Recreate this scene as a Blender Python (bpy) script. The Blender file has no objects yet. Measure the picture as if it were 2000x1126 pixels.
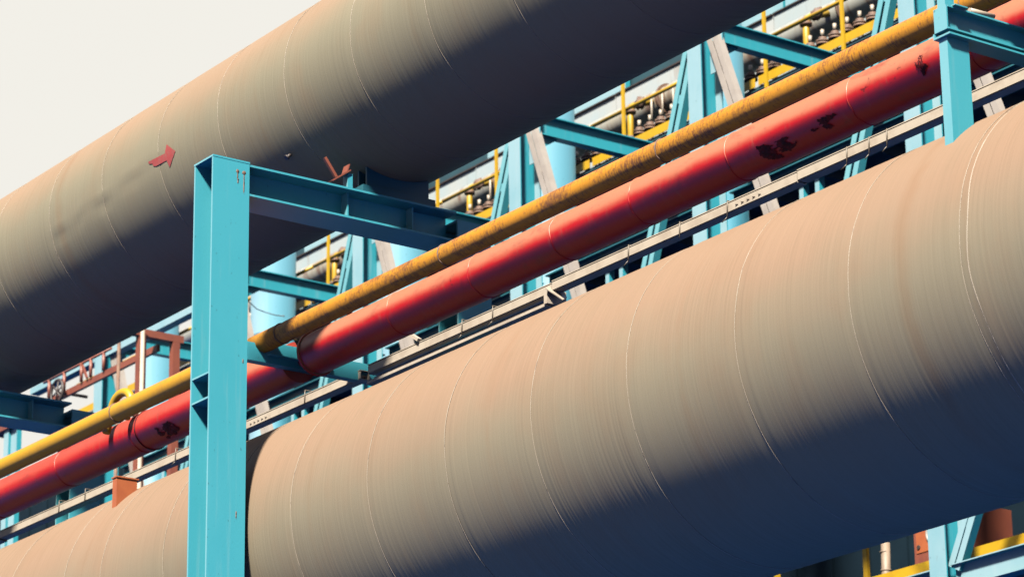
import bpy, math, random
import numpy as np
from mathutils import Vector, Matrix, noise
R_ = math.radians
random.seed(7)
SC = bpy.context.scene
COL = SC.collection
# ------------------------------------------------------------------ camera
# x runs along the pipes (towards the viewer's right), y runs away across them, z is up
CAM_P = Vector((0, 0, 1.6))
F_PX, PITCH, YAW, ROLL = 6199.8, .320785, .6277, -.01454
_F = Vector((-math.cos(YAW)*math.cos(PITCH), math.sin(YAW)*math.cos(PITCH), math.sin(PITCH)))
_R = _F.cross(Vector((0, 0, 1))).normalized(); _U = _R.cross(_F)
_r = _R*math.cos(ROLL)+_U*math.sin(ROLL); _u = -_R*math.sin(ROLL)+_U*math.cos(ROLL)
cd = bpy.data.cameras.new('camera'); cam = bpy.data.objects.new('camera', cd); COL.objects.link(cam)
cam.matrix_world = Matrix(((_r.x, _u.x, -_F.x, CAM_P.x), (_r.y, _u.y, -_F.y, CAM_P.y), (_r.z, _u.z, -_F.z, CAM_P.z), (0, 0, 0, 1)))
cd.sensor_width = 36; cd.lens = F_PX/2000*36; cd.clip_end = 2000
cd.dof.use_dof = True; cd.dof.focus_distance = 27.0; cd.dof.aperture_fstop = 3.4
SC.camera = cam
# ------------------------------------------------------------------ sky and sun
EXPO = 12.0                      # raised to balance the darkened paints, which deepens the shadows
SUN = Vector((1.0, -1.3, 1.56)).normalized()
EL = math.asin(SUN.z)
w = bpy.data.worlds.new('World'); SC.world = w; w.use_nodes = True
nt = w.node_tree; N = nt.nodes; L = nt.links
bg = N['Background']; bg.inputs['Strength'].default_value = 0.05
sky = N.new('ShaderNodeTexSky'); sky.sky_type = 'NISHITA'; sky.sun_disc = False
sky.sun_elevation = EL; sky.sun_rotation = math.atan2(SUN.x, SUN.y)
sky.air_density = 1.0; sky.dust_density = 1.5; sky.ozone_density = 2.0
tc = N.new('ShaderNodeTexCoord'); sep = N.new('ShaderNodeSeparateXYZ'); L.new(tc.outputs['Generated'], sep.inputs[0])
mr = N.new('ShaderNodeMapRange'); mr.interpolation_type = 'SMOOTHSTEP'
mr.inputs['From Min'].default_value = .42; mr.inputs['From Max'].default_value = .80
mr.inputs['To Min'].default_value = 1.0; mr.inputs['To Max'].default_value = .1
L.new(sep.outputs['Z'], mr.inputs['Value'])
mx = N.new('ShaderNodeMix'); mx.data_type = 'RGBA'; L.new(mr.outputs[0], mx.inputs[0])
L.new(sky.outputs[0], mx.inputs[6]); mx.inputs[7].default_value = (.890/EXPO/.05, .868/EXPO/.05, .805/EXPO/.05, 1)   # pale hazy horizon
L.new(mx.outputs[2], bg.inputs['Color'])
sl = bpy.data.lights.new('sun', 'SUN'); sl.energy = 5.0; sl.angle = R_(6); sl.color = (1, .925, .80)      # hazy sun
so = bpy.data.objects.new('sun', sl); COL.objects.link(so); so.location = SUN*60
so.rotation_euler = SUN.to_track_quat('Z', 'Y').to_euler()
SC.view_settings.view_transform = 'Standard'; SC.view_settings.look = 'None'
SC.view_settings.exposure = math.log2(EXPO); SC.view_settings.gamma = 1.0

# ------------------------------------------------------------------ mesh helpers
class MB:
    def __init__(s): s.v = []; s.f = []; s.s = []
    def quadbox(s, P):
        b = len(s.v); s.v += [tuple(p) for p in P]
        for q in ((0, 3, 2, 1), (4, 5, 6, 7), (0, 1, 5, 4), (1, 2, 6, 5), (2, 3, 7, 6), (3, 0, 4, 7)):
            s.f.append(tuple(b+i for i in q)); s.s.append(False)
        return s
    def box(s, x0, x1, y0, y1, z0, z1):
        return s.quadbox([(x0, y0, z0), (x1, y0, z0), (x1, y1, z0), (x0, y1, z0), (x0, y0, z1), (x1, y0, z1), (x1, y1, z1), (x0, y1, z1)])
    def bar(s, a, b, side, wid, thick, off=0.0):
        """bar from a to b; wid measured along 'side' (made square to the bar), thick square to both"""
        a = Vector(a); b = Vector(b); d = (b-a).normalized(); n = d.cross(Vector(side)).normalized(); u = n.cross(d).normalized()
        a = a+n*off; b = b+n*off
        P = []
        for c in (a, b):
            P += [c-u*wid/2-n*thick/2, c+u*wid/2-n*thick/2, c+u*wid/2+n*thick/2, c-u*wid/2+n*thick/2]
        return s.quadbox([P[0], P[1], P[2], P[3], P[4], P[5], P[6], P[7]])
    def tube(s, pts, r, n=12, caps=True, closed=False):
        pts = [Vector(p) for p in pts]; m = len(pts); b = len(s.v)
        rr = r if isinstance(r, (list, tuple)) else [r]*m
        up = None
        for i, p in enumerate(pts):
            if closed: d = pts[(i+1) % m]-pts[i-1]
            else: d = pts[min(i+1, m-1)]-pts[max(i-1, 0)]
            d.normalize()
            if up is None: up = d.orthogonal().normalized()
            up = (up-d*up.dot(d)).normalized(); q = d.cross(up)
            for k in range(n):
                t = 2*math.pi*k/n; s.v.append(tuple(p+(up*math.cos(t)+q*math.sin(t))*rr[i]))
        for i in range(m if closed else m-1):
            for k in range(n):
                j = (i+1) % m
                s.f.append((b+i*n+k, b+i*n+(k+1) % n, b+j*n+(k+1) % n, b+j*n+k)); s.s.append(True)
        if caps and not closed:
            s.f.append(tuple(b+k for k in reversed(range(n)))); s.s.append(False)
            s.f.append(tuple(b+(m-1)*n+k for k in range(n))); s.s.append(False)
        return s
    def disc(s, c, axis, r, h, n=20):
        c = Vector(c); a = Vector(axis).normalized()*h/2
        return s.tube([c-a, c+a], r, n)
    def build(s, name, mat, parent=None, kind=None):
        me = bpy.data.meshes.new(name)
        o = bpy.data.objects.new(name, me); COL.objects.link(o)
        off = Vector((0, 0, 0))
        if parent is not None:
            o.parent = parent; p = parent
            while p is not None: off += p.location; p = p.parent
        me.from_pydata([tuple(Vector(v)-off) for v in s.v], [], s.f)
        me.polygons.foreach_set('use_smooth', s.s)
        me.materials.append(mat); me.update()
        if kind: o['kind'] = kind
        return o
def thing(name, label, cat, loc=(0, 0, 0), group=None):
    o = bpy.data.objects.new(name, None); COL.objects.link(o); o.location = loc
    o.empty_display_size = .1
    o['label'] = label; o['category'] = cat
    if group: o['group'] = group
    return o
def tag(o, label, cat, group=None):
    o['label'] = label; o['category'] = cat
    if group: o['group'] = group
    return o
def dup(o, loc, parent=None):
    c = o.copy(); COL.objects.link(c); c.parent = parent
    if parent is None: c.location = loc
    for ch in list(o.children): dup(ch, None, c)
    return c
def on_pipe(c, x, th, extra=0.0):
    """point on a pipe c=(Y,Z,R) at x; th = degrees of elevation of the normal seen from the near side"""
    r = c[2]+extra; t = R_(th)
    return Vector((x, c[0]-r*math.cos(t), c[1]+r*math.sin(t)))

# ------------------------------------------------------------------ materials
def lin(r, g, b):
    f = lambda c: (c/255/12.92) if c/255 <= .04045 else ((c/255+.055)/1.055)**2.4
    return (f(r), f(g), f(b), 1)
class Mat:
    alb = .092
    def __init__(s, name, rough=.5, spec=.4, metal=0.0):
        s.m = bpy.data.materials.new(name); s.m.use_nodes = True; s.nt = s.m.node_tree
        s.n = s.nt.nodes; s.l = s.nt.links; s.b = s.n['Principled BSDF']
        s.b.inputs['Roughness'].default_value = rough; s.b.inputs['Specular IOR Level'].default_value = spec
        s.b.inputs['Metallic'].default_value = metal
        s.tc = s.n.new('ShaderNodeTexCoord'); s.geo = s.n.new('ShaderNodeNewGeometry')
        s.oi = s.n.new('ShaderNodeObjectInfo')
    def noise(s, scale, detail=3, rough=.55, loc=(0, 0, 0), dist=0.0):
        mp = s.n.new('ShaderNodeMapping'); mp.inputs['Scale'].default_value = scale; mp.inputs['Location'].default_value = loc
        s.l.new(s.tc.outputs['Object'], mp.inputs['Vector'])
        t = s.n.new('ShaderNodeTexNoise'); t.inputs['Scale'].default_value = 1; t.inputs['Detail'].default_value = detail
        t.inputs['Roughness'].default_value = rough; t.inputs['Distortion'].default_value = dist
        s.l.new(mp.outputs[0], t.inputs['Vector']); return t.outputs['Fac']
    def ramp(s, v, a, b, lo=0.0, hi=1.0, smooth=True):
        m = s.n.new('ShaderNodeMapRange'); m.interpolation_type = 'SMOOTHSTEP' if smooth else 'LINEAR'
        m.inputs['From Min'].default_value = a; m.inputs['From Max'].default_value = b
        m.inputs['To Min'].default_value = lo; m.inputs['To Max'].default_value = hi
        s.l.new(v, m.inputs['Value']); return m.outputs[0]
    def math(s, op, a, b=None):
        m = s.n.new('ShaderNodeMath'); m.operation = op
        for i, q in enumerate((a, b)):
            if q is None: continue
            if isinstance(q, (int, float)): m.inputs[i].default_value = q
            else: s.l.new(q, m.inputs[i])
        return m.outputs[0]
    def mix(s, fac, a, b, mode='MIX'):
        m = s.n.new('ShaderNodeMix'); m.data_type = 'RGBA'; m.blend_type = mode; m.clamp_factor = True
        for i, q in ((0, fac), (6, a), (7, b)):
            if isinstance(q, (int, float)): m.inputs[i].default_value = q
            elif isinstance(q, tuple): m.inputs[i].default_value = q if len(q) == 4 else (*q, 1)
            else: s.l.new(q, m.inputs[i])
        return m.outputs[2]
    def normal_z(s):
        q = s.n.new('ShaderNodeSeparateXYZ'); s.l.new(s.geo.outputs['Normal'], q.inputs[0]); return q.outputs
    def objx(s):
        q = s.n.new('ShaderNodeSeparateXYZ'); s.l.new(s.tc.outputs['Object'], q.inputs[0]); return q.outputs
    def bump(s, h, strength, dist):
        b = s.n.new('ShaderNodeBump'); b.inputs['Strength'].default_value = strength; b.inputs['Distance'].default_value = dist
        s.l.new(h, b.inputs['Height']); s.l.new(b.outputs[0], s.b.inputs['Normal'])
    def out(s, col):
        col = s.mix(1.0, col, (s.alb, s.alb, s.alb, 1), 'MULTIPLY')     # every paint darkened alike so the shaded sides go deeper
        s.l.new(col, s.b.inputs['Base Color']); return s.m

def pipe_paint(name, top, side, seed, stains=(), lo=0.0, hi=.62):
    m = Mat(name, .6, .02)
    s1 = m.noise((62, .8, .8), 5, .7, (seed, 0, 0)); s2 = m.noise((130, 1.6, 1.6), 2, .6, (seed, 3, 0))
    big = m.noise((.7, .9, .9), 3, .6, (seed, 9, 0)); blot = m.noise((2.2, 1.3, 1.3), 4, .6, (seed, 19, 0))
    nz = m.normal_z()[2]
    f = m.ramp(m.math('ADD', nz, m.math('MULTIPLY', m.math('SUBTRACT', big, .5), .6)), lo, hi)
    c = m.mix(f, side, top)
    patch = m.ramp(m.noise((.8, 1.1, 1.1), 3, .6, (seed, 50, 0)), .35, .7, .05, .28)
    c = m.mix(m.math('MULTIPLY', m.ramp(s1, .42, .66), patch), c, (side[0]*.62, side[1]*.60, side[2]*.55, 1))
    c = m.mix(m.ramp(blot, .45, .75, 0, .22), c, (top[0]*.9, top[1]*.80, top[2]*.72, 1))
    scr = m.noise((9, 26, 26), 5, .75, (seed, 31, 0), 2.0)
    c = m.mix(m.ramp(scr, .66, .74, 0, .25), c, (min(1, top[0]*1.1), top[1]*1.15, top[2]*1.3, 1))
    c = m.mix(m.ramp(m.oi.outputs['Random'], 0, 1, 0, .10, False), c, (side[0]*.8, side[1]*.8, side[2]*.8, 1))
    x = m.objx()[0]; wob = m.math('MULTIPLY', m.math('SUBTRACT', m.noise((1.5, 2.5, 2.5), 3, .6, (seed, 70, 0)), .5), .16)
    for sx, wd, amt in stains:                             # old run-off stains of their own shape
        d = m.math('ABSOLUTE', m.math('SUBTRACT', m.math('ADD', x, wob), sx))
        fade = m.ramp(m.noise((3, 1.2, 1.2), 3, .6, (sx, 0, 0)), .3, .6)
        c = m.mix(m.math('MULTIPLY', m.ramp(d, 0, wd, amt, 0), fade), c, (.40, .19, .085, 1))
    h = m.math('ADD', m.math('MULTIPLY', s1, .65), m.math('MULTIPLY', s2, .5))
    m.bump(h, .12, .004)
    m.l.new(m.ramp(s1, .3, .7, .5, .7), m.b.inputs['Roughness'])
    return m.out(c)
M = {}
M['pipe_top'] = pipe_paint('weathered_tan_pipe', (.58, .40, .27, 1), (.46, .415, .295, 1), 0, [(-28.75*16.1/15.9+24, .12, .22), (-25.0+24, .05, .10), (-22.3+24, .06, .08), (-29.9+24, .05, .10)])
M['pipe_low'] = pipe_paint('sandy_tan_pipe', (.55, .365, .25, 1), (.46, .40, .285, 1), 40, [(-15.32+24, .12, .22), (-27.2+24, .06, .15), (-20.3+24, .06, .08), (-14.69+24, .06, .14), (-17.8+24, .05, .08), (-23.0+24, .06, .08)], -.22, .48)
def weld():
    m = Mat('weld_bead', .6, .3); k = m.noise((9, 9, 9), 4, .7)
    c = m.mix(m.ramp(k, .56, .66), (.54, .44, .32, 1), (.24, .17, .11, 1)); return m.out(c)
M['weld'] = weld()
def blue_paint(name, base, sunlit_pale, dark, speck=1.0):
    m = Mat(name, .45, .2)
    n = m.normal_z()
    f = m.math('MULTIPLY', m.ramp(m.math('MULTIPLY', n[1], -1.0), .3, .9), .72)  # faces towards the sun coloured paler: sunlight painted into the steel colour
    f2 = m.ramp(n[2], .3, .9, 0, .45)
    c = m.mix(m.math('MAXIMUM', f, f2), base, sunlit_pale)
    blot = m.noise((1.3, 1.3, .7), 4, .6); c = m.mix(m.ramp(blot, .4, .75, 0, .30), c, dark)
    run = m.noise((14, 14, .8), 4, .6, (2, 0, 0)); c = m.mix(m.ramp(run, .56, .72, 0, .22), c, sunlit_pale)
    sp = m.noise((26, 26, 18), 3, .6, (5, 0, 0)); c = m.mix(m.ramp(sp, .68, .73, 0, .5*speck), c, (.03, .06, .07, 1))
    rs = m.noise((7, 7, 1.6), 5, .7, (15, 0, 0)); c = m.mix(m.ramp(rs, .67, .76, 0, .7*speck), c, (.16, .07, .03, 1))
    m.bump(m.noise((40, 40, 40), 3, .6), .12, .004)
    return m.out(c)
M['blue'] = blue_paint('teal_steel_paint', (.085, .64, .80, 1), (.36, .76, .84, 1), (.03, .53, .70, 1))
M['blue_bg'] = blue_paint('sunlit_side_teal_steel_paint', (.04, .58, .74, 1), (.66, .88, .98, 1), (.02, .46, .62, 1), .7)
M['blue_dk'] = blue_paint('deep_teal_steel_paint', (.012, .17, .24, 1), (.03, .25, .32, 1), (.006, .10, .16, 1))
def yellow_pipe():
    m = Mat('rusted_yellow_pipe_paint', .6, .12)
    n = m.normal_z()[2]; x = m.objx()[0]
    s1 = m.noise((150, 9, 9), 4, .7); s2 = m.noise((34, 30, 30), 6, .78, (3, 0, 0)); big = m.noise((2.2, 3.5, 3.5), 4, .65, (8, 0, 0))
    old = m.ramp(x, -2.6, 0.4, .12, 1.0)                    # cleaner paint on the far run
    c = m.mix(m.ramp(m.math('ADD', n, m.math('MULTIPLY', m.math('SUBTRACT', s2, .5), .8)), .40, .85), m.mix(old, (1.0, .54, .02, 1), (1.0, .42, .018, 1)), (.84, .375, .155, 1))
    c = m.mix(m.math('MULTIPLY', m.ramp(m.math('ADD', m.math('ADD', m.math('MULTIPLY', s1, .6), m.math('MULTIPLY', s2, .4)), m.math('MULTIPLY', m.math('SUBTRACT', big, .5), .45)), .48, .59), m.math('MULTIPLY', old, .85)), c, (.20, .065, .035, 1))
    c = m.mix(m.math('MULTIPLY', m.ramp(s2, .58, .70), m.math('MULTIPLY', old, .5)), c, (.27, .11, .055, 1))
    c = m.mix(m.ramp(big, .55, .75, 0, .2), c, (.46, .20, .08, 1))
    m.bump(m.math('ADD', s1, m.math('MULTIPLY', s2, .7)), .3, .004); return m.out(c)
M['yellow_pipe'] = yellow_pipe()
def red_pipe():
    m = Mat('peach_topped_red_pipe_paint', .45, .15)
    n = m.normal_z()[2]; x = m.objx()[0]
    s1 = m.noise((26, 4, 4), 4, .6); s2 = m.noise((1.6, 3, 3), 5, .65, (3, 0, 0)); ch = m.noise((6, 7, 7), 6, .75, (9, 0, 0), .8)
    peach_amt = m.ramp(x, -2.8, -.4, .35, 1.0)
    f = m.ramp(m.math('ADD', n, m.math('MULTIPLY', m.math('SUBTRACT', s2, .5), .5)), -.22, .22)  # peach mixed in towards upward-facing sides
    c = m.mix(m.math('MULTIPLY', f, peach_amt), (.86, .010, .022, 1), (.88, .30, .165, 1))
    c = m.mix(m.ramp(s1, .55, .75, 0, .28), c, (.75, .30, .20, 1))
    gr = m.noise((2.6, 5, 5), 6, .75, (21, 0, 0), .5)
    c = m.mix(m.ramp(gr, .50, .72, 0, .55), c, (.34, .05, .045, 1))
    c = m.mix(m.ramp(ch, .64, .70, 0, .8), c, (.06, .02, .02, 1))
    m.bump(m.math('ADD', s1, ch), .3, .004); return m.out(c)
M['red_pipe'] = red_pipe()
def simple(name, a, b, scale=(3, 3, 3), rough=.5, lo=.4, hi=.7, spec=.2, bump=.1, rust=None, rlo=.6, metal=0):
    m = Mat(name, rough, spec, metal)
    c = m.mix(m.ramp(m.noise(scale, 5, .65), lo, hi), (*a, 1), (*b, 1))
    if rust:
        c = m.mix(m.ramp(m.noise((scale[0]*2.3, scale[1]*2.3, scale[2]*.9), 5, .7, (7, 0, 0)), rlo, rlo+.1, 0, .85), c, (*rust, 1))
    m.bump(m.noise((scale[0]*9, scale[1]*9, scale[2]*9), 3), bump, .005); return m.out(c)
M['tar'] = simple('black_tar', (.07, .016, .022), (.30, .022, .030), (16, 16, 16), .7, lo=.35, hi=.65, bump=.6, spec=.05)
M['red_mark'] = simple('faded_red_marking_paint', (.66, .075, .070), (.54, .15, .115), (40, 12, 12), .55)
M['yellow'] = simple('safety_yellow_paint', (.98, .60, .010), (.88, .50, .012), (4, 4, 4), .45, rust=(.20, .08, .03), rlo=.66)
M['tan_brace'] = simple('dusty_grey_brace_paint', (.66, .59, .53), (.55, .48, .43), (3, 3, 3), .6, rust=(.30, .16, .10), rlo=.66)
M['galv'] = simple('dusty_galvanised_tray', (.86, .74, .60), (.70, .58, .46), (5, 5, 5), .5, rust=(.30, .18, .10), rlo=.68)
M['wire'] = simple('tie_wire', (.30, .24, .18), (.2, .15, .1), (9, 9, 9), .5)
M['mark'] = simple('dark_stencil_paint', (.05, .03, .02), (.1, .06, .04), (30, 30, 30), .6)
M['orange'] = simple('orange_primer', (.72, .19, .06), (.62, .15, .05), (5, 5, 5), .5)
M['rust_frame'] = simple('rust_red_primer', (.42, .105, .055), (.33, .08, .05), (4, 4, 4), .55, rust=(.12, .05, .03), rlo=.64)
M['rust'] = simple('rusty_flange_iron', (.33, .17, .10), (.16, .085, .06), (9, 9, 9), .7, bump=.4)
M['foam'] = simple('yellowed_foam', (.62, .46, .22), (.36, .25, .12), (22, 22, 22), .9, bump=.9)
M['grey_pipe'] = None
def grey_pipe():
    m = Mat('rust_streaked_grey_pipe', .5, .4)
    s = m.noise((9, 1.2, 1.2), 5, .65); b = m.noise((1.1, 1, 1), 4, .6, (4, 0, 0))
    c = m.mix(m.ramp(b, .35, .65), (.60, .62, .56, 1), (.68, .62, .48, 1))
    c = m.mix(m.ramp(m.math('ADD', s, m.math('MULTIPLY', b, .5)), .70, .92, 0, .9), c, (.30, .13, .055, 1)); m.bump(s, .3, .006)
    return m.out(c)
M['grey_pipe'] = grey_pipe()
def panel():
    m = Mat('rust_stained_pale_panel', .5, .35)
    b = m.noise((.9, .9, .9), 4, .6); s = m.noise((5, 5, .55), 5, .7, (3, 0, 0))
    c = m.mix(m.ramp(b, .35, .7), (.66, .80, .86, 1), (.80, .82, .80, 1))
    c = m.mix(m.ramp(s, .56, .70, 0, .7), c, (.40, .20, .09, 1))
    c = m.mix(m.ramp(m.oi.outputs['Random'], 0, 1, 0, .3, False), c, (.50, .70, .76, 1))
    m.bump(s, .2, .005); return m.out(c)
M['panel'] = panel()
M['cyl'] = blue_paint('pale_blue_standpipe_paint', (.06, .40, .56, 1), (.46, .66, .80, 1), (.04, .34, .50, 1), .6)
M['navy'] = simple('shade_dark_cladding', (.006, .022, .040), (.010, .034, .055), (.5, .5, .5), .8, spec=.03)  # near-black blue so the backdrop reads as shade
M['deck'] = simple('dark_teal_deck_steel', (.012, .10, .14), (.008, .06, .09), (1, 1, 1), .6)
M['bamboo'] = simple('pale_bamboo_pole', (.62, .46, .33), (.50, .36, .25), (8, 8, 2), .6)
M['white'] = simple('chalky_white_paint', (.75, .73, .68), (.6, .58, .54), (9, 9, 9), .6)
Mat.alb = 1.0
M['ground'] = simple('blue_bounce_yard', (.002, .036, .185), (.003, .034, .150), (.4, .4, .4), .8, bump=.3)  # out-of-sight ground made blue to bounce navy light up under the pipes
Mat.alb = .092
M['iron'] = simple('dark_iron', (.05, .03, .03), (.09, .05, .04), (9, 9, 9), .6)

# ------------------------------------------------------------------ the setting
g = MB(); g.v = [(-500, -300, 0), (300, -300, 0), (300, 500, 0), (-500, 500, 0)]; g.f = [(0, 1, 2, 3)]; g.s = [False]
g.build('ground', M['ground'], None, 'structure')

# ------------------------------------------------------------------ the two great pipes
K = 16.1/15.2
TOP = (16.1, 1.6+(12.72808-1.6)*K, .99024*K)
LOW = (15.8, 8.66625, 1.34624)
SR = 15.8/15.7; SY = 15.336/15.35
RED = (15.8, 1.6+9.1161*SR, .2088*SR)
YEL = (15.336, 1.6+9.2773*SY, .0998*SY)
SX = TOP[0]/15.9
def course(c, x0, x1, seg, step, amp, crease=None, seed=0.0, pinch=.004):
    mb = MB(); n = max(2, int((x1-x0)/step)+1); b = 0
    for i in range(n+1):
        x = x0+(x1-x0)*i/n
        for k in range(seg):
            t = 2*math.pi*k/seg
            r = c[2]*(1+amp*noise.noise(Vector((x*.7+seed, math.cos(t)*1.6, math.sin(t)*1.6))))
            e = min(x-x0, x1-x); r -= pinch*max(0, 1-e/.10)
            if crease: r += crease(x, t)
            mb.v.append((x, c[0]-r*math.cos(t), c[1]+r*math.sin(t)))
    for i in range(n):
        for k in range(seg):
            k2 = (k+1) % seg
            mb.f.append((i*seg+k, i*seg+k2, (i+1)*seg+k2, (i+1)*seg+k)); mb.s.append(True)
    return mb
GROOVE_RNG = np.random.default_rng(5)
def grooved_course(c, x0, x1, name, mat, parent, amp, crease=None, seed=0.0, pinch=.004, seg=112, step=.009):
    """rolled plate: fine hoop grooves left by the winding of the shell, as real relief"""
    n = max(4, int((x1-x0)/step)); xs = np.linspace(x0, x1, n+1); th = np.arange(seg)*2*np.pi/seg
    R0 = np.zeros((n+1, seg))
    for k in range(6):
        w = np.clip(np.cos(th-GROOVE_RNG.uniform(0, 6.28))*.5+.5, 0, 1)**2
        fine = GROOVE_RNG.normal(0, 1, n+1)
        f3 = np.convolve(GROOVE_RNG.normal(0, 1, n+9), np.ones(3)/3, 'same')[4:4+n+1]
        f9 = np.convolve(GROOVE_RNG.normal(0, 1, n+41), np.ones(15)/15, 'same')[20:20+n+1]
        R0 += np.outer(fine*.00018+f3*.00032+f9*.00028, w)
    lo_x = np.linspace(x0, x1, 13); ctrl = np.zeros((13, seg))
    for i, x in enumerate(lo_x):
        for k in range(seg):
            ctrl[i, k] = c[2]*amp*noise.noise(Vector((x*.7+seed, math.cos(th[k])*1.6, math.sin(th[k])*1.6)))
    for k in range(seg): R0[:, k] += np.interp(xs, lo_x, ctrl[:, k])
    e = np.minimum(xs-x0, x1-xs); R0 -= (pinch*np.clip(1-e/.10, 0, 1))[:, None]
    if crease:
        for i, x in enumerate(xs):
            if abs(crease(x, 6.1))+abs(crease(x, .0))+abs(crease(x, 5.9)) > 1e-7 or True:
                for k in range(seg):
                    if th[k] > 5.2 or th[k] < .5: R0[i, k] += crease(x, th[k])
    r = c[2]+R0
    off = Vector(parent.location)
    V = np.empty((n+1, seg, 3)); V[..., 0] = xs[:, None]-off.x
    V[..., 1] = c[0]-r*np.cos(th)[None, :]-off.y; V[..., 2] = c[1]+r*np.sin(th)[None, :]-off.z
    a = (np.arange(n)[:, None]*seg+np.arange(seg)[None, :]); b = (np.arange(n)[:, None]*seg+(np.arange(seg)[None, :]+1) % seg)
    Fq = np.stack([a, b, b+seg, a+seg], -1).reshape(-1)
    me = bpy.data.meshes.new(name); me.vertices.add((n+1)*seg); me.vertices.foreach_set('co', V.reshape(-1))
    nf = n*seg; me.loops.add(nf*4); me.loops.foreach_set('vertex_index', Fq.astype(np.int32))
    me.polygons.add(nf); me.polygons.foreach_set('loop_start', np.arange(nf, dtype=np.int32)*4)
    me.polygons.foreach_set('use_smooth', np.ones(nf, dtype=bool)); me.update(calc_edges=True)
    me.materials.append(mat); o = bpy.data.objects.new(name, me); COL.objects.link(o); o.parent = parent
    return o
def seam(c, x, r, wob=0.0, seed=0):
    pts = []
    for k in range(120):
        t = 2*math.pi*k/120
        rr = c[2]-.002
        dx = wob*noise.noise(Vector((math.cos(t)*3+seed, math.sin(t)*3, x)))
        pts.append((x+dx, c[0]-rr*math.cos(t), c[1]+rr*math.sin(t)))
    return MB().tube(pts, [r*(.75+.5*abs(noise.noise(Vector((p[1]*9, p[2]*9, x))))) for p in pts], 5, closed=True)
def great_pipe(name, label, c, seams, mat, crease=None, x_far=-74, x_near=3, seed=0):
    t = thing(name, label, 'pipe', (-24, c[0], c[1]-c[2]))
    xs = sorted(seams); step = 1.2
    far = []; x = xs[0]-1.24
    while x > x_far: far.append(x); x -= 1.24
    near = []; x = xs[-1]+1.22
    while x < x_near: near.append(x); x += 1.22
    allx = sorted(far)+xs+near
    allx = [x_far]+allx+[x_near]
    for a, b in zip(allx[:-1], allx[1:]):
        if b > -33.5 and a < -12.5: grooved_course(c, a, b, 'pipe_section', mat, t, .0022, crease, seed)
        else: course(c, a, b, 64, .6, .0022, None, seed).build('pipe_section', mat, t)
    for i, x in enumerate(allx[1:-1]):
        seam(c, x, .0026, .012, i).build('weld_seam', M['weld'], t)
    return t
def crease_top(x, t):
    th = math.degrees(t) if t < math.pi else math.degrees(t)-360
    cx = x/SX
    if not (-29.2 < cx < -26.5): return 0
    w_ = min(1, (cx+29.2)/.5, (-26.5-cx)/.3)
    mid = -4-8*((cx+26.6)/-2.0)+5*noise.noise(Vector((x*2.3, 0, 3)))
    d = (th-mid)/3.2
    return w_*.55*(.012*math.exp(-d*d)-.016*math.exp(-((d+1.7)**2)))*(.6+noise.noise(Vector((x*3, 5, 0))))
top = great_pipe('large_gas_pipe', 'upper thick tan gas pipe with a red painted arrow against the sky', TOP,
                 [SX*x for x in (-30.24, -28.95, -27.78, -26.60, -25.42, -24.17, -23.0, -21.78, -20.60, -19.4)], M['pipe_top'], crease_top, seed=3)
low = great_pipe('large_gas_pipe', 'lower thick sandy gas pipe crossing behind the blue column', LOW,
                 [-28.87, -27.61, -26.83, -25.59, -24.42, -23.32, -22.08, -20.91, -19.69, -18.44, -17.13, -15.87, -14.73], M['pipe_low'], None, seed=11)
# a doubled lap joint beside the near post
seam(LOW, -14.66, .005, .02, 44).build('weld_seam', M['weld'], low)
# painted flow arrow lying on the curved plate
def painted(c, poly, mat, parent, name, off=.004):
    """polygon in (x, degrees), cut fine enough to follow the curve"""
    import bmesh
    bm = bmesh.new(); vs = [bm.verts.new((x, th, 0)) for x, th in poly]; bm.faces.new(vs)
    bmesh.ops.triangulate(bm, faces=bm.faces[:])
    for _ in range(3): bmesh.ops.subdivide_edges(bm, edges=bm.edges[:], cuts=1, use_grid_fill=True)
    mb = MB()
    bm.verts.index_update()
    for v in bm.verts:
        jit = .004*noise.noise(Vector((v.co.x*25, v.co.y*.9, 0)))
        mb.v.append(tuple(on_pipe(c, v.co.x+jit, v.co.y, off+(crease_top(v.co.x, R_(v.co.y) % (2*math.pi))))))
    for f in bm.faces:
        q = [v.index for v in f.verts]; mb.f.append(tuple(q)); mb.s.append(True)
    bm.free(); return mb.build(name, mat, parent)
painted(TOP, [(SX*x, th) for x, th in [(-26.80, -6.2), (-26.78, -7.8), (-26.72, -8.6), (-26.71, -10.2), (-26.66, -11.0), (-26.44, -11.4), (-26.41, -16.0), (-26.255, -9.1), (-26.414, -2.4), (-26.46, -7.0)]], M['red_mark'], top, 'flow_arrow', .005)
lg = on_pipe(TOP, -24.487*SX, -43, -.01); lo = on_pipe(TOP, -24.487*SX, -43, .05)
mb = MB().tube([lg, lo], .016, 8); mb.tube([lo, lo+(lo-lg)*.25], .03, 6); mb.build('lug', M['iron'], top)

# ------------------------------------------------------------------ yellow line and red line
yel = thing('rusty_yellow_pipe', 'thin rusty yellow pipe running just above the red pipe', 'pipe', (-25, YEL[0], YEL[1]-YEL[2]))
xs = [SY*x for x in (-70, -52, -40, -33.2, -28.2, -24.933, -22.15, -19.0, -15.4, -12.4, -6, 2)]
for i, (a, b) in enumerate(zip(xs[:-1], xs[1:])):
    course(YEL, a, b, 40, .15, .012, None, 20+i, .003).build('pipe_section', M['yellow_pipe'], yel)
for x in xs[1:-1]:
    pts = [(x+.004*math.sin(k), YEL[0]-(YEL[2]-.001)*math.cos(k*math.pi/20), YEL[1]+(YEL[2]-.001)*math.sin(k*math.pi/20)) for k in range(40)]
    MB().tube(pts, .008, 5, closed=True).build('weld_seam', M['rust'], yel)
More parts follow.
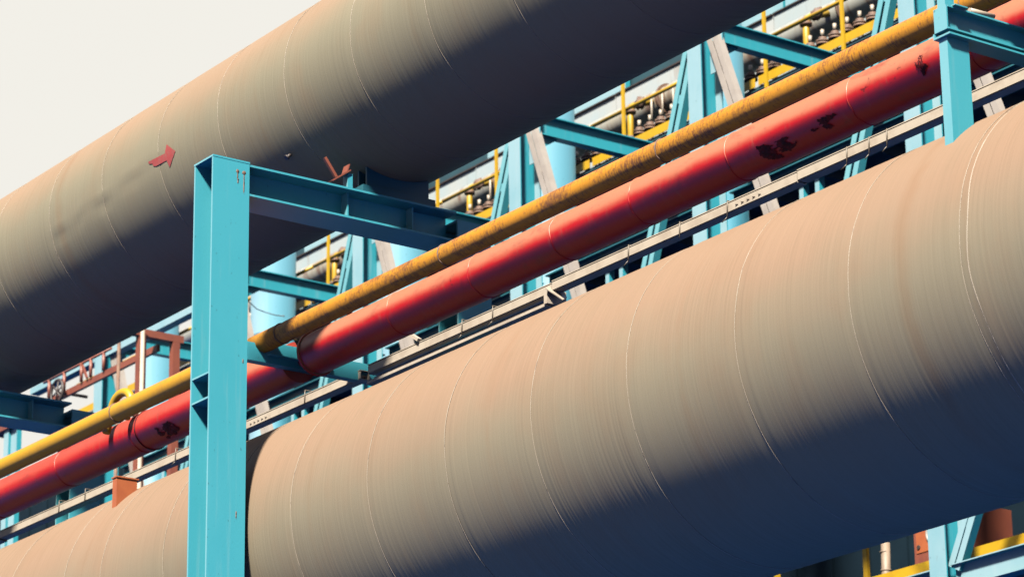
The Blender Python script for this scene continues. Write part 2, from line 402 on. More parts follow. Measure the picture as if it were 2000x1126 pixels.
# sleeve left of the beam and the vent loop
MB().tube([(-25.45*SY, YEL[0], YEL[1]), (-24.94*SY, YEL[0], YEL[1])], YEL[2]+.0025, 40).build('sleeve', M['yellow_pipe'], yel)
pts = []
for k in range(17):
    a = math.pi*k/16
    pts.append((-28.50+.21*-math.cos(a), 15.56, 10.86+.17+.17*math.sin(a)**.8 if 0 < k < 16 else 10.9))
pts = [(-28.71, 15.50, 10.80)]+pts[1:-1]+[(-28.29, 15.50, 10.86)]
MB().tube(pts, .045, 14).build('vent_loop', M['yellow'], yel)

red = thing('red_pipe', 'bright red insulated pipe with peach top below the yellow pipe', 'pipe', (-25, RED[0], RED[1]-RED[2]))
xr = [SR*x for x in (-24.86, -23.35, -22.03, -20.79, -19.68, -18.41, -16.92, -15.6, -14.2, -12.8, -11.2, -9, -4, 2)]
for i, (a, b) in enumerate(zip(xr[:-1], xr[1:])):
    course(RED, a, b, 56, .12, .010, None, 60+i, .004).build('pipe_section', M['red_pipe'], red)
xl = [SR*x for x in (-70, -50, -40, -34, -31.5, -29.85, -28.22, -26.6, -25.22)]
for i, (a, b) in enumerate(zip(xl[:-1], xl[1:])):
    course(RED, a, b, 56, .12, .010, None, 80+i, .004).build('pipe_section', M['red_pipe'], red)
for x in xr[1:-1]+xl[1:-1]:
    pts = [(x+.02*noise.noise(Vector((math.cos(k*math.pi/28)*2, math.sin(k*math.pi/28)*2, x))), RED[0]-(RED[2]-.004)*math.cos(k*math.pi/28), RED[1]+(RED[2]-.004)*math.sin(k*math.pi/28)) for k in range(56)]
    MB().tube(pts, .008, 5, closed=True).build('weld_seam', M['red_pipe'], red)
# cut insulation, inner pipe and torn foam at the beam
MB().tube([(-25.5, RED[0], RED[1]), (-24.80*SR, RED[0], RED[1])], .085, 24).build('inner_pipe', M['red_pipe'], red)
def annulus(x, r0, r1, mat, parent, name, th=.03, n=40):
    mb = MB()
    for xx in (x, x+th):
        for r in (r0, r1):
            for k in range(n):
                t = 2*math.pi*k/n; q = r*(1+.05*noise.noise(Vector((math.cos(t)*3, math.sin(t)*3, r*9)))) if r == r0 else r
                mb.v.append((xx, RED[0]-q*math.cos(t), RED[1]+q*math.sin(t)))
    for k in range(n):
        k2 = (k+1) % n
        for a, b in ((0, 1), (1, 3), (3, 2), (2, 0)):
            mb.f.append((a*n+k, a*n+k2, b*n+k2, b*n+k)); mb.s.append(False)
    return mb.build(name, mat, parent)
annulus(-24.872*SR, .085, RED[2]-.004, M['foam'], red, 'insulation_end')
annulus(-25.235*SR, .085, RED[2]-.004, M['red_pipe'], red, 'end_cover')
# raised end band
MB().tube([(-24.875*SR, *(lambda t: (RED[0]-(RED[2]+.004)*math.cos(t), RED[1]+(RED[2]+.004)*math.sin(t)))(k*math.pi/28)) for k in range(56)], .014, 6, closed=True).build('end_band', M['red_pipe'], red)
def lump(center, sx, sy, sz, mat, parent, name, seed=0, rough=.45, n=18):
    mb = MB(); c = Vector(center)
    for i in range(n+1):
        ph = math.pi*i/n
        for k in range(2*n):
            t = math.pi*k/n; d = Vector((math.sin(ph)*math.cos(t), math.sin(ph)*math.sin(t), math.cos(ph)))
            r = 1+rough*noise.noise(d*2.2+Vector((seed, 0, 0)))+rough*.5*noise.noise(d*6+Vector((seed, 4, 0)))
            mb.v.append((c.x+d.x*sx*r, c.y+d.y*sy*r, c.z+d.z*sz*r))
    for i in range(n):
        for k in range(2*n):
            k2 = (k+1) % (2*n); mb.f.append((i*2*n+k, (i+1)*2*n+k, (i+1)*2*n+k2, i*2*n+k2)); mb.s.append(True)
    return mb.build(name, mat, parent)
lump((-25.12, 15.67, 10.925), .05, .075, .055, M['foam'], red, 'torn_foam', 3)
lump((-25.10, 15.70, 10.87), .04, .05, .05, M['foam'], red, 'torn_foam', 9)
def tar(x0, x1, t0, t1, seed, parent, thr=.0):
    mb = MB(); nx, ntt = 46, 40; idx = {}
    for i in range(nx+1):
        for k in range(ntt+1):
            u = i/nx*2-1; v = k/ntt*2-1
            h = .62-(u*u+v*v)*.72+.75*noise.noise(Vector((u*1.9+seed, v*1.9, 0)))+.35*noise.noise(Vector((u*6+seed, v*6, 2)))
            if h > thr:
                e = min(.016, .009*h+.010*abs(noise.noise(Vector((u*7, v*7, seed)))))+.003
                idx[i, k] = len(mb.v); mb.v.append(tuple(on_pipe(RED, SR*(x0+(x1-x0)*i/nx), t0+(t1-t0)*k/ntt, e)))
    for i in range(nx):
        for k in range(ntt):
            q = [(i, k), (i+1, k), (i+1, k+1), (i, k+1)]
            if all(a in idx for a in q): mb.f.append(tuple(idx[a] for a in q)); mb.s.append(True)
    mb.build('tar_patch', M['tar'], parent)
tar(-18.1, -17.6, -72, -20, 1.3, red, .18)
tar(-17.4, -17.05, -60, -15, 5.3, red, .36)
tar(-27.70, -27.3, -80, -18, 2.2, red, .1)
tar(-16.15, -16.0, -40, 12, 8.4, red, .34)
MB().tube([(-28.08*SR, *(lambda t: (RED[0]-(RED[2]+.002)*math.cos(t), RED[1]+(RED[2]+.002)*math.sin(t)))(k*math.pi/28)) for k in range(56)], .009, 6, closed=True).build('dark_ring', M['tar'], red)  # thin raised dark ring round the red pipe

# ------------------------------------------------------------------ portal frames of blue steel that carry the upper pipe
def hcolumn_y(mb, x0, x1, y0, y1, z0, z1, tf=.022, tw=.016):
    """H column: flanges square to x"""
    ym = (y0+y1)/2
    mb.box(x0, x0+tf, y0, y1, z0, z1); mb.box(x1-tf, x1, y0, y1, z0, z1); mb.box(x0+tf, x1-tf, ym-tw/2, ym+tw/2, z0, z1)
def ibeam_y(mb, x0, x1, y0, y1, z0, z1, tf=.02, tw=.014):
    xm = (x0+x1)/2
    mb.box(x0, x1, y0, y1, z0, z0+tf); mb.box(x0, x1, y0, y1, z1-tf, z1); mb.box(xm-tw/2, xm+tw/2, y0, y1, z0+tf, z1-tf)
def portal(X, label):
    t = thing('portal_frame', label, 'steel frame', (X-.17, 15.5, 0), 'portal frames under the upper pipe')
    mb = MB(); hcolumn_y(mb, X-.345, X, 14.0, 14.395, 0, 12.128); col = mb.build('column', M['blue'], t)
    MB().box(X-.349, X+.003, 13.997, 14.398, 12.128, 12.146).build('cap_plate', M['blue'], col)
    for z in (10.036, 9.80):
        for a, b in ((14.004, 14.186), (14.209, 14.391)):
            MB().box(X-.322, X-.023, a, b, z-.009, z+.009).build('stiffener', M['blue'], col)
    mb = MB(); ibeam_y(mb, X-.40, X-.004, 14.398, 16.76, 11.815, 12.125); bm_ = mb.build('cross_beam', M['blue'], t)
    for y in (15.55, 16.3):
        MB().box(X-.194, X-.09, y-.007, y+.007, 11.836, 12.104).build('stiffener', M['blue'], bm_)
    mb = MB(); hcolumn_y(mb, X-.345, X, 16.77, 17.165, 0, 12.02); mb.box(X-.345, X, 16.765, 17.17, 12.02, 12.045); mb.build('column', M['blue'], t)
    return col
pc = portal(-24.0, 'teal blue portal frame with tall column in the foreground holding up the upper pipe')
portal(-31.9, 'shaded blue portal frame whose beam enters at the left edge')
# rust spots and their runs near the head of the tall column, and chipped patches
for y, z, a, b, dz in ((14.265, 12.03, .014, .016, .08), (14.335, 12.028, .018, .016, .20), (14.27, 11.95, .008, .008, .04), (14.30, 8.75, .006, .014, .05), (14.35, 10.2, .005, .01, .03)):
    lump((-23.999, y, z), .003, a, b, M['rust'], pc, 'rust_spot', y*7+z, .8, 10)
    if dz: lump((-23.9995, y, z-dz*.5), .0025, .006, dz*.5, M['rust'], pc, 'rust_run', z, .6, 10)
# saddle between beam and pipe
sd = thing('pipe_saddle', 'small steel saddle between the blue beam and the upper pipe', 'saddle', (-24.13, 16.05, 12.128))
sb = MB().box(-24.24, -24.02, 15.68, 16.52, 12.1275, 12.20); sb.build('base_plate', M['blue_dk'], sd)
def saddle_web(x):
    mb = MB(); n = 14; y0, y1 = 15.74, 16.46
    for i in range(n+1):
        y = y0+(y1-y0)*i/n; zt = TOP[1]-math.sqrt((TOP[2]+.004)**2-(y-TOP[0])**2)
        for xx in (x-.012, x+.012): mb.v += [(xx, y, 12.2005), (xx, y, zt)]
    for i in range(n):
        a = i*4; b = a+4
        mb.f += [(a, b, b+1, a+1), (a+3, b+3, b+2, a+2), (a+1, b+1, b+3, a+3), (a, a+2, b+2, b)]; mb.s += [False]*4
    mb.f += [(0, 1, 3, 2), (n*4, n*4+2, n*4+3, n*4+1)]; mb.s += [False]*2
    return mb.build('saddle_web', M['blue_dk'], sd)
saddle_web(-24.20); saddle_web(-24.06)
MB().box(-24.10, -24.015, 15.50, 15.555, 12.128, 12.27).build('end_block', M['blue'], sd)
rb = thing('red_bracket', 'small rust red angle bracket on top of the blue beam', 'bracket', (-24.1, 15.4, 12.13))
MB().bar((-24.05, 15.31, 12.15), (-24.05, 15.52, 12.30), (1, 0, 0), .12, .012).build('flat_plate', M['rust_frame'], rb)
MB().bar((-24.07, 15.40, 12.226), (-24.07, 15.27, 12.40), (1, 0, 0), .03, .03).build('upright_strip', M['rust_frame'], rb)
MB().bar((-24.07, 15.50, 12.29), (-24.07, 15.525, 12.37), (1, 0, 0), .10, .01).build('tab', M['rust_frame'], rb)

# ------------------------------------------------------------------ posts on the lower pipe that carry the smaller lines
def foot_z(y): return LOW[1]+math.sqrt(LOW[2]**2-(y-LOW[0])**2)
def saddle_post(mb, x0, x1, y0, y1, z1):
    P = [(x0, y0, foot_z(y0)-.02), (x1, y0, foot_z(y0)-.02), (x1, y1, foot_z(y1)-.02), (x0, y1, foot_z(y1)-.02), (x0, y0, z1), (x1, y0, z1), (x1, y1, z1), (x0, y1, z1)]
    mb.quadbox(P)
nb = thing('pipe_support', 'blue post on the crown of the lower pipe at the right edge with beams', 'pipe support', (-15.15, 14.93, foot_z(14.93)))
mb = MB(); saddle_post(mb, -15.19, -15.105, 14.825, 15.035, 10.398); mb.build('post', M['blue'], nb)
mb = MB(); mb.box(-15.22, -15.05, 14.80, 16.1, 10.40, 10.414); mb.box(-15.22, -15.206, 14.80, 16.1, 10.414, 10.445); mb.build('angle', M['blue'], nb)
mb = MB(); ibeam_y(mb, -15.21, -15.07, 14.815, 16.1, 10.448, 10.63, .012, .012); mb.build('cross_beam', M['blue'], nb)
MB().box(-15.206, -15.074, 14.803, 14.8145, 10.4465, 10.631).build('end_plate', M['blue'], nb)
MB().box(-15.20, -15.12, 14.84, 14.93, 10.632, 11.1).build('upper_post', M['blue'], nb)
MB().box(-15.25, -15.04, 14.86, 14.985, 10.6315, 10.64).build('upper_foot', M['blue'], nb)
MB().tube([(-15.1, 15.06, 10.655), (-15.1, 15.30, 10.665)], .02, 10).build('stub', M['galv'], nb)
mb = MB(); mb.box(-15.205, -15.195, 15.03, 15.07, 10.35, 10.397); mb.build('gusset', M['blue'], nb)

lb = thing('pipe_support', 'dark blue beam under the end of the red pipe, right of the tall column', 'pipe support', (-25.31, 14.8, foot_z(14.8)))
mb = MB(); saddle_post(mb, -25.35, -25.265, 14.66, 14.87, 10.665); mb.build('post', M['blue'], lb)
mb = MB(); xb0, xb1 = -25.36, -25.26
mb.box(xb1-.012, xb1, 14.62, 16.70, 10.67, 10.852); mb.box(xb0, xb1-.012, 14.62, 16.70, 10.67, 10.682); mb.box(xb0, xb1-.012, 14.62, 16.70, 10.84, 10.852)
mb.build('channel_beam', M['blue'], lb)
mb = MB(); mb.box(-25.258, -25.246, 15.37, 15.72, 10.735, 10.882); mb.box(-25.246, -25.19, 15.37, 15.72, 10.735, 10.747); mb.box(-25.36, -25.258, 15.37, 15.72, 10.87, 10.882)
mb.build('angle_bracket', M['blue'], lb)
mb = MB(); mb.quadbox([(-25.254, 15.90, 10.82), (-25.16, 15.90, 10.78), (-25.16, 16.05, 10.76), (-25.254, 16.09, 10.84), (-25.25, 16.0, 10.64), (-25.21, 16.01, 10.63), (-25.21, 16.03, 10.63), (-25.25, 16.04, 10.64)])
mb.build('cradle', M['rust_frame'], lb)
mb = MB(); mb.box(-25.37, -25.245, 16.70, 16.71, 10.66, 10.862); mb.build('end_plate', M['galv'], lb)

ob = thing('stub_post', 'short orange stub post welded on the lower pipe left of the column', 'stub post', (-27.2, 14.93, foot_z(14.93)))
mb = MB(); saddle_post(mb, -27.25, -27.165, 14.80, 15.03, 9.87); mb.build('stub', M['orange'], ob)
MB().box(-27.262, -27.153, 14.79, 15.045, 9.8705, 9.884).build('cap', M['orange'], ob)

# ------------------------------------------------------------------ cable tray
tr = thing('cable_tray', 'pale narrow cable tray running between the red pipe and the lower pipe', 'cable tray', (-24, 16.52, 10.7))
def tray(x0, x1, z, mat=M['galv']):
    mb = MB()
    z -= .02
    mb.box(x0, x1, 16.43, 16.438, z-.088, z-.014); mb.box(x0, x1, 16.438, 16.53, z-.096, z-.088)
    mb.box(x0, x1, 16.53, 16.538, z-.096, z-.02); mb.box(x0, x1, 16.425, 16.545, z-.008, z); return mb
for a, b, z in ((-45, -39, 10.76), (-38.99, -32.99, 10.77), (-32.98, -25.215, 10.785), (-25.08, -22.03, 10.80), (-22.02, -18.6, 10.815), (-18.59, -12.5, 10.825), (-12.49, -5, 10.83)):
    tray(a, b, z).build('tray_section', M['galv'], tr)
    mb = MB()
    for j in range(3):
        n = int((b-a)/.4)+2; y = 16.458+j*.026
        mb.tube([(a+.02+(b-a-.04)*i/(n-1), y+.006*math.sin(i*1.7+j), z-.080+.004*math.sin(i*.9+j*2)) for i in range(n)], .012, 8)
    mb.build('cable', M['iron'], tr)
mb = MB()                                               # open channel hung under the middle run
for q in ((-25.08, -22.10),):
    mb.box(q[0], q[1], 16.50, 16.508, 10.575, 10.665); mb.box(q[0], q[1], 16.42, 16.50, 10.575, 10.582); mb.box(q[0], q[1], 16.413, 16.42, 10.575, 10.603)
mb.build('lower_channel', M['galv'], tr)
MB().box(-22.11, -22.06, 16.40, 16.62, 10.59, 10.73).build('end_bracket', M['galv'], tr)
MB().bar((-22.05, 16.40, 10.735), (-21.95, 16.52, 10.62), (0, 1, 0), .10, .008).build('end_bracket', M['galv'], tr)
MB().bar((-24.16, 16.42, 10.79), (-24.42, 16.42, 10.96), (0, 1, 0), .05, .03).build('strut', M['galv'], tr)
for x in (-20.876, -20.15, -17.97, -17.70, -17.486, -23.452, -22.95, -26.24, -28.85, -30.88, -31.5, -19.5, -27.9):
    z = 10.79
    mb = MB(); mb.tube([(x, 16.42, z-.13), (x+.004, 16.422, z-.03), (x, 16.427, z+.018), (x, 16.50, z+.02), (x, 16.55, z+.012)], .006, 6)
    if random.random() < .6: mb.tube([(x, 16.42, z-.13), (x-.02, 16.41, z-.15), (x-.03-.04*random.random(), 16.40, z-.17)], .004, 5)
    mb.build('tie_wire', M['wire'], tr)
for x0 in (-19.40, -27.32):
    for j in range(5):
        x = x0+j*.075; zc = 10.735 if x0 > -20 else 10.705; h = .013
        mb = MB(); mb.v = [(x, 16.4265, zc-h), (x+.045, 16.4265, zc), (x, 16.4265, zc+h), (x+.012, 16.4265, zc)]; mb.f = [(0, 1, 3), (3, 1, 2)]; mb.s = [False]*2
        mb.build('stencil_mark', M['mark'], tr)

# ------------------------------------------------------------------ the trestle behind
YB = 26.0; BAY = 4.264
CX = [-27.2-BAY*i for i in range(-1, 6)]
ts = thing('steel_trestle', 'pale blue trestle of columns and V braces behind the pipes', 'trestle', (-36, 26.2, 0))
for x in CX:
    mb = MB(); tf = .018
    mb.box(x-.147, x+.147, YB, YB+tf, 0, 22); mb.box(x-.147, x+.147, YB+.36, YB+.36+tf, 0, 22); mb.box(x-.008, x+.008, YB+tf, YB+.36, 0, 22)
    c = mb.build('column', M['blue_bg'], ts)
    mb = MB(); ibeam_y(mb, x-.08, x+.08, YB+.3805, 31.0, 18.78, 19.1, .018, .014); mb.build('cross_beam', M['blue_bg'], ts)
    MB().quadbox([(x-.007, YB+.3805, 18.50), (x+.007, YB+.3805, 18.50), (x+.007, YB+.80, 18.772), (x-.007, YB+.80, 18.772), (x-.007, YB+.3805, 18.775), (x+.007, YB+.3805, 18.775), (x+.007, YB+.81, 18.777), (x-.007, YB+.81, 18.777)]).build('gusset', M['blue_bg'], ts)
    MB().box(x+.1475, x+.42, YB+.17, YB+.184, 18.2, 18.95).build('gusset_plate', M['blue_bg'], ts)
def brace(a, b, mat, name='brace', gap=.02, w_=.095):
    a = Vector(a); b = Vector(b); d = (b-a).normalized(); u = Vector((0, 1, 0)).cross(d).normalized()
    mb = MB()
    for s in (-1, 1):
        o = u*s*(gap/2+w_/2)
        mb.bar(a+o, b+o, u, w_, .012)
        e = u*s*(gap/2+w_-.006)
        mb.bar(a+e+Vector((0, .06, 0)), b+e+Vector((0, .06, 0)), (0, 1, 0), .10, .012)
    for f in (.15, .38, .62, .85):
        p = a+(b-a)*f; mb.bar(p-d*.06+Vector((0, .012, 0)), p+d*.06+Vector((0, .012, 0)), u, .20, .010)
    return mb.build(name, mat, ts)
for x0, x1 in zip(CX[1:], CX[:-1]):
    mid = (x0+x1)/2; zl = 13.9
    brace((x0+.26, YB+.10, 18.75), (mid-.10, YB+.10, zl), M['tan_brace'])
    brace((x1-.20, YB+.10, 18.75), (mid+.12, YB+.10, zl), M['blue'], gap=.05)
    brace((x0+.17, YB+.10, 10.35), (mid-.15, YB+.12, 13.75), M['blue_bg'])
    MB().tube([(x1-.12, YB+.2, 10.75), (x1-.62, YB+.2, 11.6), (mid, YB+.2, 13.7)], .03, 8).build('tie_rod', M['blue_bg'], ts)
    MB().box(mid-.35, mid+.35, YB+.125, YB+.139, zl-.4, zl+.2).build('gusset_plate', M['blue_bg'], ts)
    mb = MB(); xa, xb_ = x0+.148, x1-.148
    mb.box(xa, xb_, YB+.06, YB+.26, 10.385, 10.40); mb.box(xa, xb_, YB+.06, YB+.26, 10.10, 10.115); mb.box(xa, xb_, YB+.15, YB+.165, 10.115, 10.385)
    mb.build('longitudinal_beam', M['blue_bg'], ts)
    for dx in (1.3, 1.62):
        MB().box(x0+dx+.2, x0+dx+.285, YB+.5, YB+.6, 14.2, 16.25).build('hanger', M['blue_bg'], ts)
    mb = MB(); mb.box(xa, xb_, YB+.42, YB+.62, 16.25, 16.27); mb.box(xa, xb_, YB+.5, YB+.52, 16.27, 16.5); mb.box(xa, xb_, YB+.42, YB+.62, 16.5, 16.52); mb.build('longitudinal_beam', M['blue_dk'], ts)
mb = MB(); mb.box(-51.2, -48.66, YB+.02, YB+.2, 18.50, 18.62); mb.box(-48.35, -44.55, YB+.02, YB+.2, 18.50, 18.62); mb.build('eaves_beam', M['blue_bg'], ts)

# standpipes, one in each bay
SP = [x-2.86 for x in CX[2:]]
where = ['beside the top right pale brace', 'right of the middle column', 'half hidden behind the blue portal beam', 'just right of the tall foreground column', 'behind the rust red frame at left']
for x, wh in zip(SP, where):
    t = thing('standpipe', 'pale blue vertical standpipe '+wh, 'standpipe', (x, 28.8, 0), 'standpipes behind the trestle')
    MB().tube([(x, 28.8, 0), (x, 28.8, 22)], .41, 48).build('shaft', M['cyl'], t)
    for z in (19.0, 15.6, 12.4):
        MB().tube([(x+.412*math.cos(k*math.pi/24), 28.8+.412*math.sin(k*math.pi/24), z) for k in range(48)], .008, 5, closed=True).build('weld_seam', M['cyl'], t)

# ------------------------------------------------------------------ upper walkway with rail
YW = 29.5; DX0, DX1 = -56.0, -17.0; DZ = 19.75
wk = thing('walkway', 'high walkway with yellow toe board and yellow handrail behind the trestle', 'walkway', (-36, 31.4, DZ-.2))
MB().box(DX0, DX1, YW+.03, 33.6, DZ-.06, DZ-.0).build('deck', M['deck'], wk)
for x in [DX0+.4+i*1.3 for i in range(30)]:
    MB().box(x-.05, x+.05, YW+.06, 33.5, DZ-.28, DZ-.062).build('joist', M['deck'], wk)
cut = [-56, -51.2, -46.9, -42.7, -38.4, -34.2, -29.9, -25.6, -21.3, -17]
for a, b in zip(cut[:-1], cut[1:]):
    MB().box(a+.02, b-.06, YW, YW+.008, DZ, DZ+.145).build('toe_board', M['yellow'], wk)
px_ = [-32.2+1.765*i for i in range(-8, 14)]
for i, x in enumerate(px_):
    MB().box(x-.03, x+.03, YW-.04, YW-.006, DZ-.12, 20.90 if i % 2 == 0 else 20.90).build('rail_post', M['yellow'], wk)
for a, b in zip(cut[:-1], cut[1:]):
    MB().tube([(a, YW+.035, 20.46), (b-.02, YW+.035, 20.46)], .032, 10).build('rail', M['yellow'], wk)
# grey main with yellow branches
gp = thing('grey_pipe', 'grey rust streaked pipe along the back of the high walkway', 'pipe', (-36, 31, 20.9))
GP = (31.0, 21.19, .235)
for a, b in zip([-54, -47.2, -42.7, -38.2, -33.7, -29.2, -24], [-47.2, -42.7, -38.2, -33.7, -29.2, -24, -17]):
    course(GP, a, b, 40, .5, .004, None, a, .01).build('pipe_section', M['grey_pipe'], gp)
    MB().tube([(b-.02, 31, 21.19), (b+.02, 31, 21.19)], .275, 32).build('flange', M['rust'], gp)
for i, (x, d) in enumerate(((-33.93, 'near the top right corner'), (-38.36, 'above the middle of the yellow pipe'), (-42.99, 'right of the dark portal beam end'), (-47.39, 'seen under the blue portal beam'))):
    t = thing('branch_pipe', 'yellow branch pipe with rusty clamp on the walkway '+d, 'branch pipe', (x, 30.3, DZ), 'yellow branches of the grey pipe')
    MB().tube([(x, 30.3, DZ), (x, 30.3, 20.88), (x, 30.33, 20.96), (x, 30.42, 21.02), (x, 30.76, 21.15)], .055, 16).build('elbow', M['yellow'], t)
    MB().disc((x, 30.3, DZ+.62), (0, 0, 1), .17, .04).build('flange', M['rust'], t)
    MB().disc((x, 30.3, DZ+.55), (0, 0, 1), .17, .04).build('flange', M['rust'], t)
    MB().disc((x, 30.3, 20.86), (0, 0, 1), .095, .05).build('clamp', M['rust'], t)
    lump((x+.20, 30.35, 20.97), .12, .08, .10, M['rust'], t, 'valve_body', x, .5, 8)
# studs with flanges in a row
BZ = DZ+.27
st = thing('valve_stud', 'rusty flanged valve stud in the long row behind the toe board', 'valve', (-36, 30.05, DZ), 'row of flanged valve studs on the walkway')
MB().tube([(-36, 30.05, DZ), (-36, 30.05, BZ+.30)], .045, 12).build('stem', M['iron'], st)
MB().disc((-36, 30.05, BZ+.22), (0, 0, 1), .105, .028, 18).build('flange', M['rust'], st)
MB().disc((-36, 30.05, BZ+.265), (0, 0, 1), .105, .028, 18).build('flange', M['rust'], st)
MB().disc((-36, 30.05, BZ+.305), (0, 0, 1), .065, .05, 14).build('cap', M['rust'], st)
MB().tube([(-36, 30.05, BZ+.365), (-36, 30.05, BZ+.46)], .03, 8).build('spindle', M['galv'], st)
tall = thing('valve_stud', 'flanged valve stud with a tall bare spindle behind the toe board', 'valve', (-37, 30.05, DZ), 'tall spindled valve studs on the walkway')
for ch in st.children: dup(ch, None, tall)
MB().tube([(-36.95, 30.05, BZ+.365), (-36.95, 30.05, BZ+.80)], .018, 8).build('rod', M['galv'], tall)
first = {0: True, 1: True}
X = -51.4; i = 0
while X < -19:
    kind = 1 if (-37.6 < X < -36.4) or (i % 14 == 5) else 0
    src = tall if kind else st
    if not any(abs(X-q) < .28 for q in (-33.93, -38.36, -42.99, -47.39)):
        if first[kind]: src.location = (X, 30.05, DZ); first[kind] = False
        else: dup(src, (X, 30.05, DZ))
    X += .283; i += 1

# clad gallery behind the walkway
ga = thing('clad_gallery', 'rust stained pale panelled gallery wall behind the grey pipe', 'gallery', (-36, 32.4, DZ))
x = -53.5; i = 0
while x < -17:
    wd = 2.13
    MB().box(x+.015, x+wd-.015, 31.85+(.012 if i % 2 else 0), 31.95, DZ+.02, 22.28).build('panel', M['panel'], ga)
    MB().box(x+.02, x+wd-.01, 31.815, 31.96, 22.285, 22.31).build('ledge', M['iron'], ga)
    if i % 3: MB().box(x+.03, x+wd-.03, 32.1, 32.2, 22.33, 23.0).build('fascia', M['blue_bg'], ga)
    x += wd; i += 1
MB().box(-53.5, -17, 32.25, 33.4, DZ+.02, 23.1).build('core', M['deck'], ga)
# backdrop shed, its navy colour standing in for shade
sh = thing('clad_shed', 'dark navy backdrop shed coloured like shade behind the trestle', 'building', (-40, 36, 0))
for (xa, xb_, zt, yy) in ((-58.5, -12, 19.4, 34.0), (-80, -58.52, 21.6, 34.0)):
    mb = MB(); x = xa
    while x < xb_-.01:
        e = min(x+.9, xb_); mb.box(x, e-.25, yy, yy+.1, 0, zt); mb.box(e-.25, e, yy+.05, yy+.1, 0, zt-.02); x = e
    mb.build('ribbed_cladding', M['navy'], sh)
    MB().box(xa, xb_, yy+.101, yy+8, 0, zt-.05).build('shed_body', M['navy'], sh)

# ------------------------------------------------------------------ rust red access frame at left
rf = thing('access_frame', 'rust red steel frame with posts and rail behind the yellow pipe at left', 'access frame', (-43.6, 24.4, 0))
MB().box(-43.66, -43.54, 23.90, 24.90, 17.30, 17.42).build('head_beam', M['rust_frame'], rf)
MB().box(-43.66, -43.54, 24.07, 24.20, 0, 17.298).build('post', M['rust_frame'], rf)
MB().box(-43.66, -43.54, 24.70, 24.83, 0, 17.298).build('post', M['rust_frame'], rf)
MB().bar((-47.6, 24.50, 17.19), (-43.668, 24.50, 17.19), (0, 0, 1), .11, .06).build('long_rail', M['rust_frame'], rf)
MB().tube([(-47.6, 24.45, 17.57), (-45.2, 24.45, 17.57)], .025, 8).build('top_rail', M['rust_frame'], rf)
for x in (-47.4, -46.85, -46.23, -45.9, -45.45):
    MB().tube([(x, 24.45, 17.246), (x, 24.45, 17.57)], .03, 8).build('rail_post', M['rust_frame'], rf)
MB().bar((-46.0, 24.44, 17.25), (-46.25, 24.44, 17.62), (0, 1, 0), .03, .04).build('rail_strut', M['rust_frame'], rf)
MB().tube([(-43.4, 24.05, 0), (-43.4, 24.05, 17.50)], .035, 10).build('conduit', M['galv'], rf)
MB().tube([(-44.1, 24.0, 0), (-44.1, 24.0, 17.42)], .03, 10).build('conduit', M['rust'], rf)
vw = thing('hand_wheel', 'dark iron valve hand wheel beside the rust red rail', 'hand wheel', (-46.85, 24.3, 17.12))
MB().tube([(-46.85+.21*math.cos(k*math.pi/16), 24.3+.02, 17.20+.21*math.sin(k*math.pi/16)) for k in range(32)], .025, 8, closed=True).build('rim', M['iron'], vw)
for k in range(3):
    a = k*math.pi/3+.3
    MB().tube([(-46.85-.2*math.cos(a), 24.32, 17.20-.2*math.sin(a)), (-46.85+.2*math.cos(a), 24.32, 17.20+.2*math.sin(a))], .016, 6).build('spoke', M['iron'], vw)
MB().tube([(-46.85, 24.33, 17.20), (-46.85, 24.9, 17.20)], .03, 8).build('spindle', M['iron'], vw)
bp = thing('blue_post', 'blue post with a rust red cap at the left edge under the beam', 'post', (-51.95, 26, 0))
MB().box(-52.17, -51.98, 26.0, 26.2, 0, 18.02).build('shaft', M['blue_bg'], bp)
MB().box(-51.978, -51.74, 26.05, 26.15, 0, 18.0).build('web', M['blue_bg'], bp)
MB().box(-52.6, -51.70, 25.95, 26.25, 18.022, 18.14).build('cap_beam', M['rust_frame'], bp)
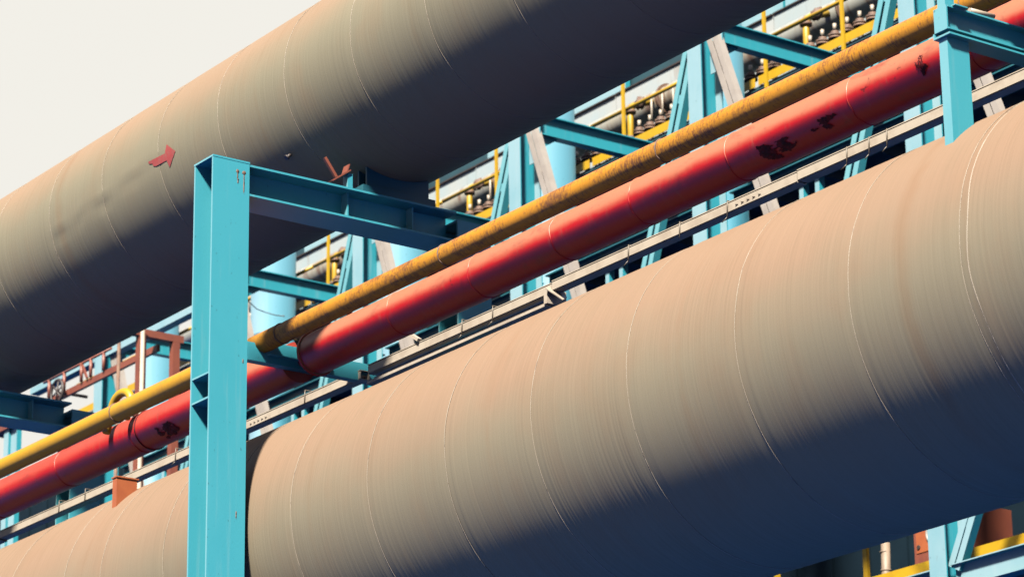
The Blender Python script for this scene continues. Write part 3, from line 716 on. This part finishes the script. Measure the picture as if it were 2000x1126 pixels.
cb = thing('slack_cable', 'thin slack cable sagging in front of the blue standpipe', 'cable', (-44.4, 27.0, 18.4))
MB().tube([(-45.2, 27.0, 18.95), (-44.965, 27, 18.778), (-44.7, 27, 18.58), (-44.4, 27, 18.438), (-44.1, 27, 18.31), (-43.8, 27, 18.21)], .009, 6).build('strand', M['iron'], cb)

# ------------------------------------------------------------------ lower platform seen under the lower pipe at right
lp = thing('lower_platform', 'low platform with yellow toe board under the lower pipe at right', 'platform', (-26, 28.5, 10.6))
MB().box(-36, -14, 27.0, 31, 10.60, 10.66).build('deck', M['deck'], lp)
for a, b in ((-36, -27.95), (-27.90, -14)):
    MB().box(a, b, 26.985, 26.995, 10.70, 10.835).build('toe_board', M['yellow'], lp)
for x in (-32.5, -30.68):
    MB().box(x-.04, x+.04, 28.0, 28.05, 10.67, 11.68 if x < -31 else 11.62).build('rail_post', M['yellow'], lp)
bb = thing('bamboo_pole', 'pale bamboo pole standing on the low platform at the bottom edge', 'pole', (-30.4, 28.1, 10.66))
MB().tube([(-30.40, 28.1, 10.661), (-30.39, 28.1, 11.1), (-30.37, 28.1, 11.62)], [.065, .063, .06], 14).build('culm', M['bamboo'], bb)
for z in (10.95, 11.25, 11.5):
    MB().disc((-30.385, 28.1, z), (0, 0, 1), .070, .02, 14).build('node', M['bamboo'], bb)
ot = thing('orange_box', 'orange red equipment box with a white ring on the low platform', 'equipment box', (-29.7, 28.8, 10.66))
mb = MB(); mb.box(-30.35, -29.2, 28.6, 29.3, 10.661, 11.98); mb.build('casing', M['rust_frame'], ot)
mb = MB(); mb.box(-30.30, -29.25, 28.59, 28.599, 11.52, 11.95); mb.build('front_panel', M['orange'], ot)
MB().tube([(-29.95+.13*math.cos(k*math.pi/16), 28.583, 11.74+.13*math.sin(k*math.pi/16)) for k in range(32)], .018, 6, closed=True).build('ring', M['white'], ot)
for zz in (11.6, 11.9): MB().disc((-30.25, 28.585, zz), (0, 1, 0), .03, .02, 10).build('bolt', M['iron'], ot)
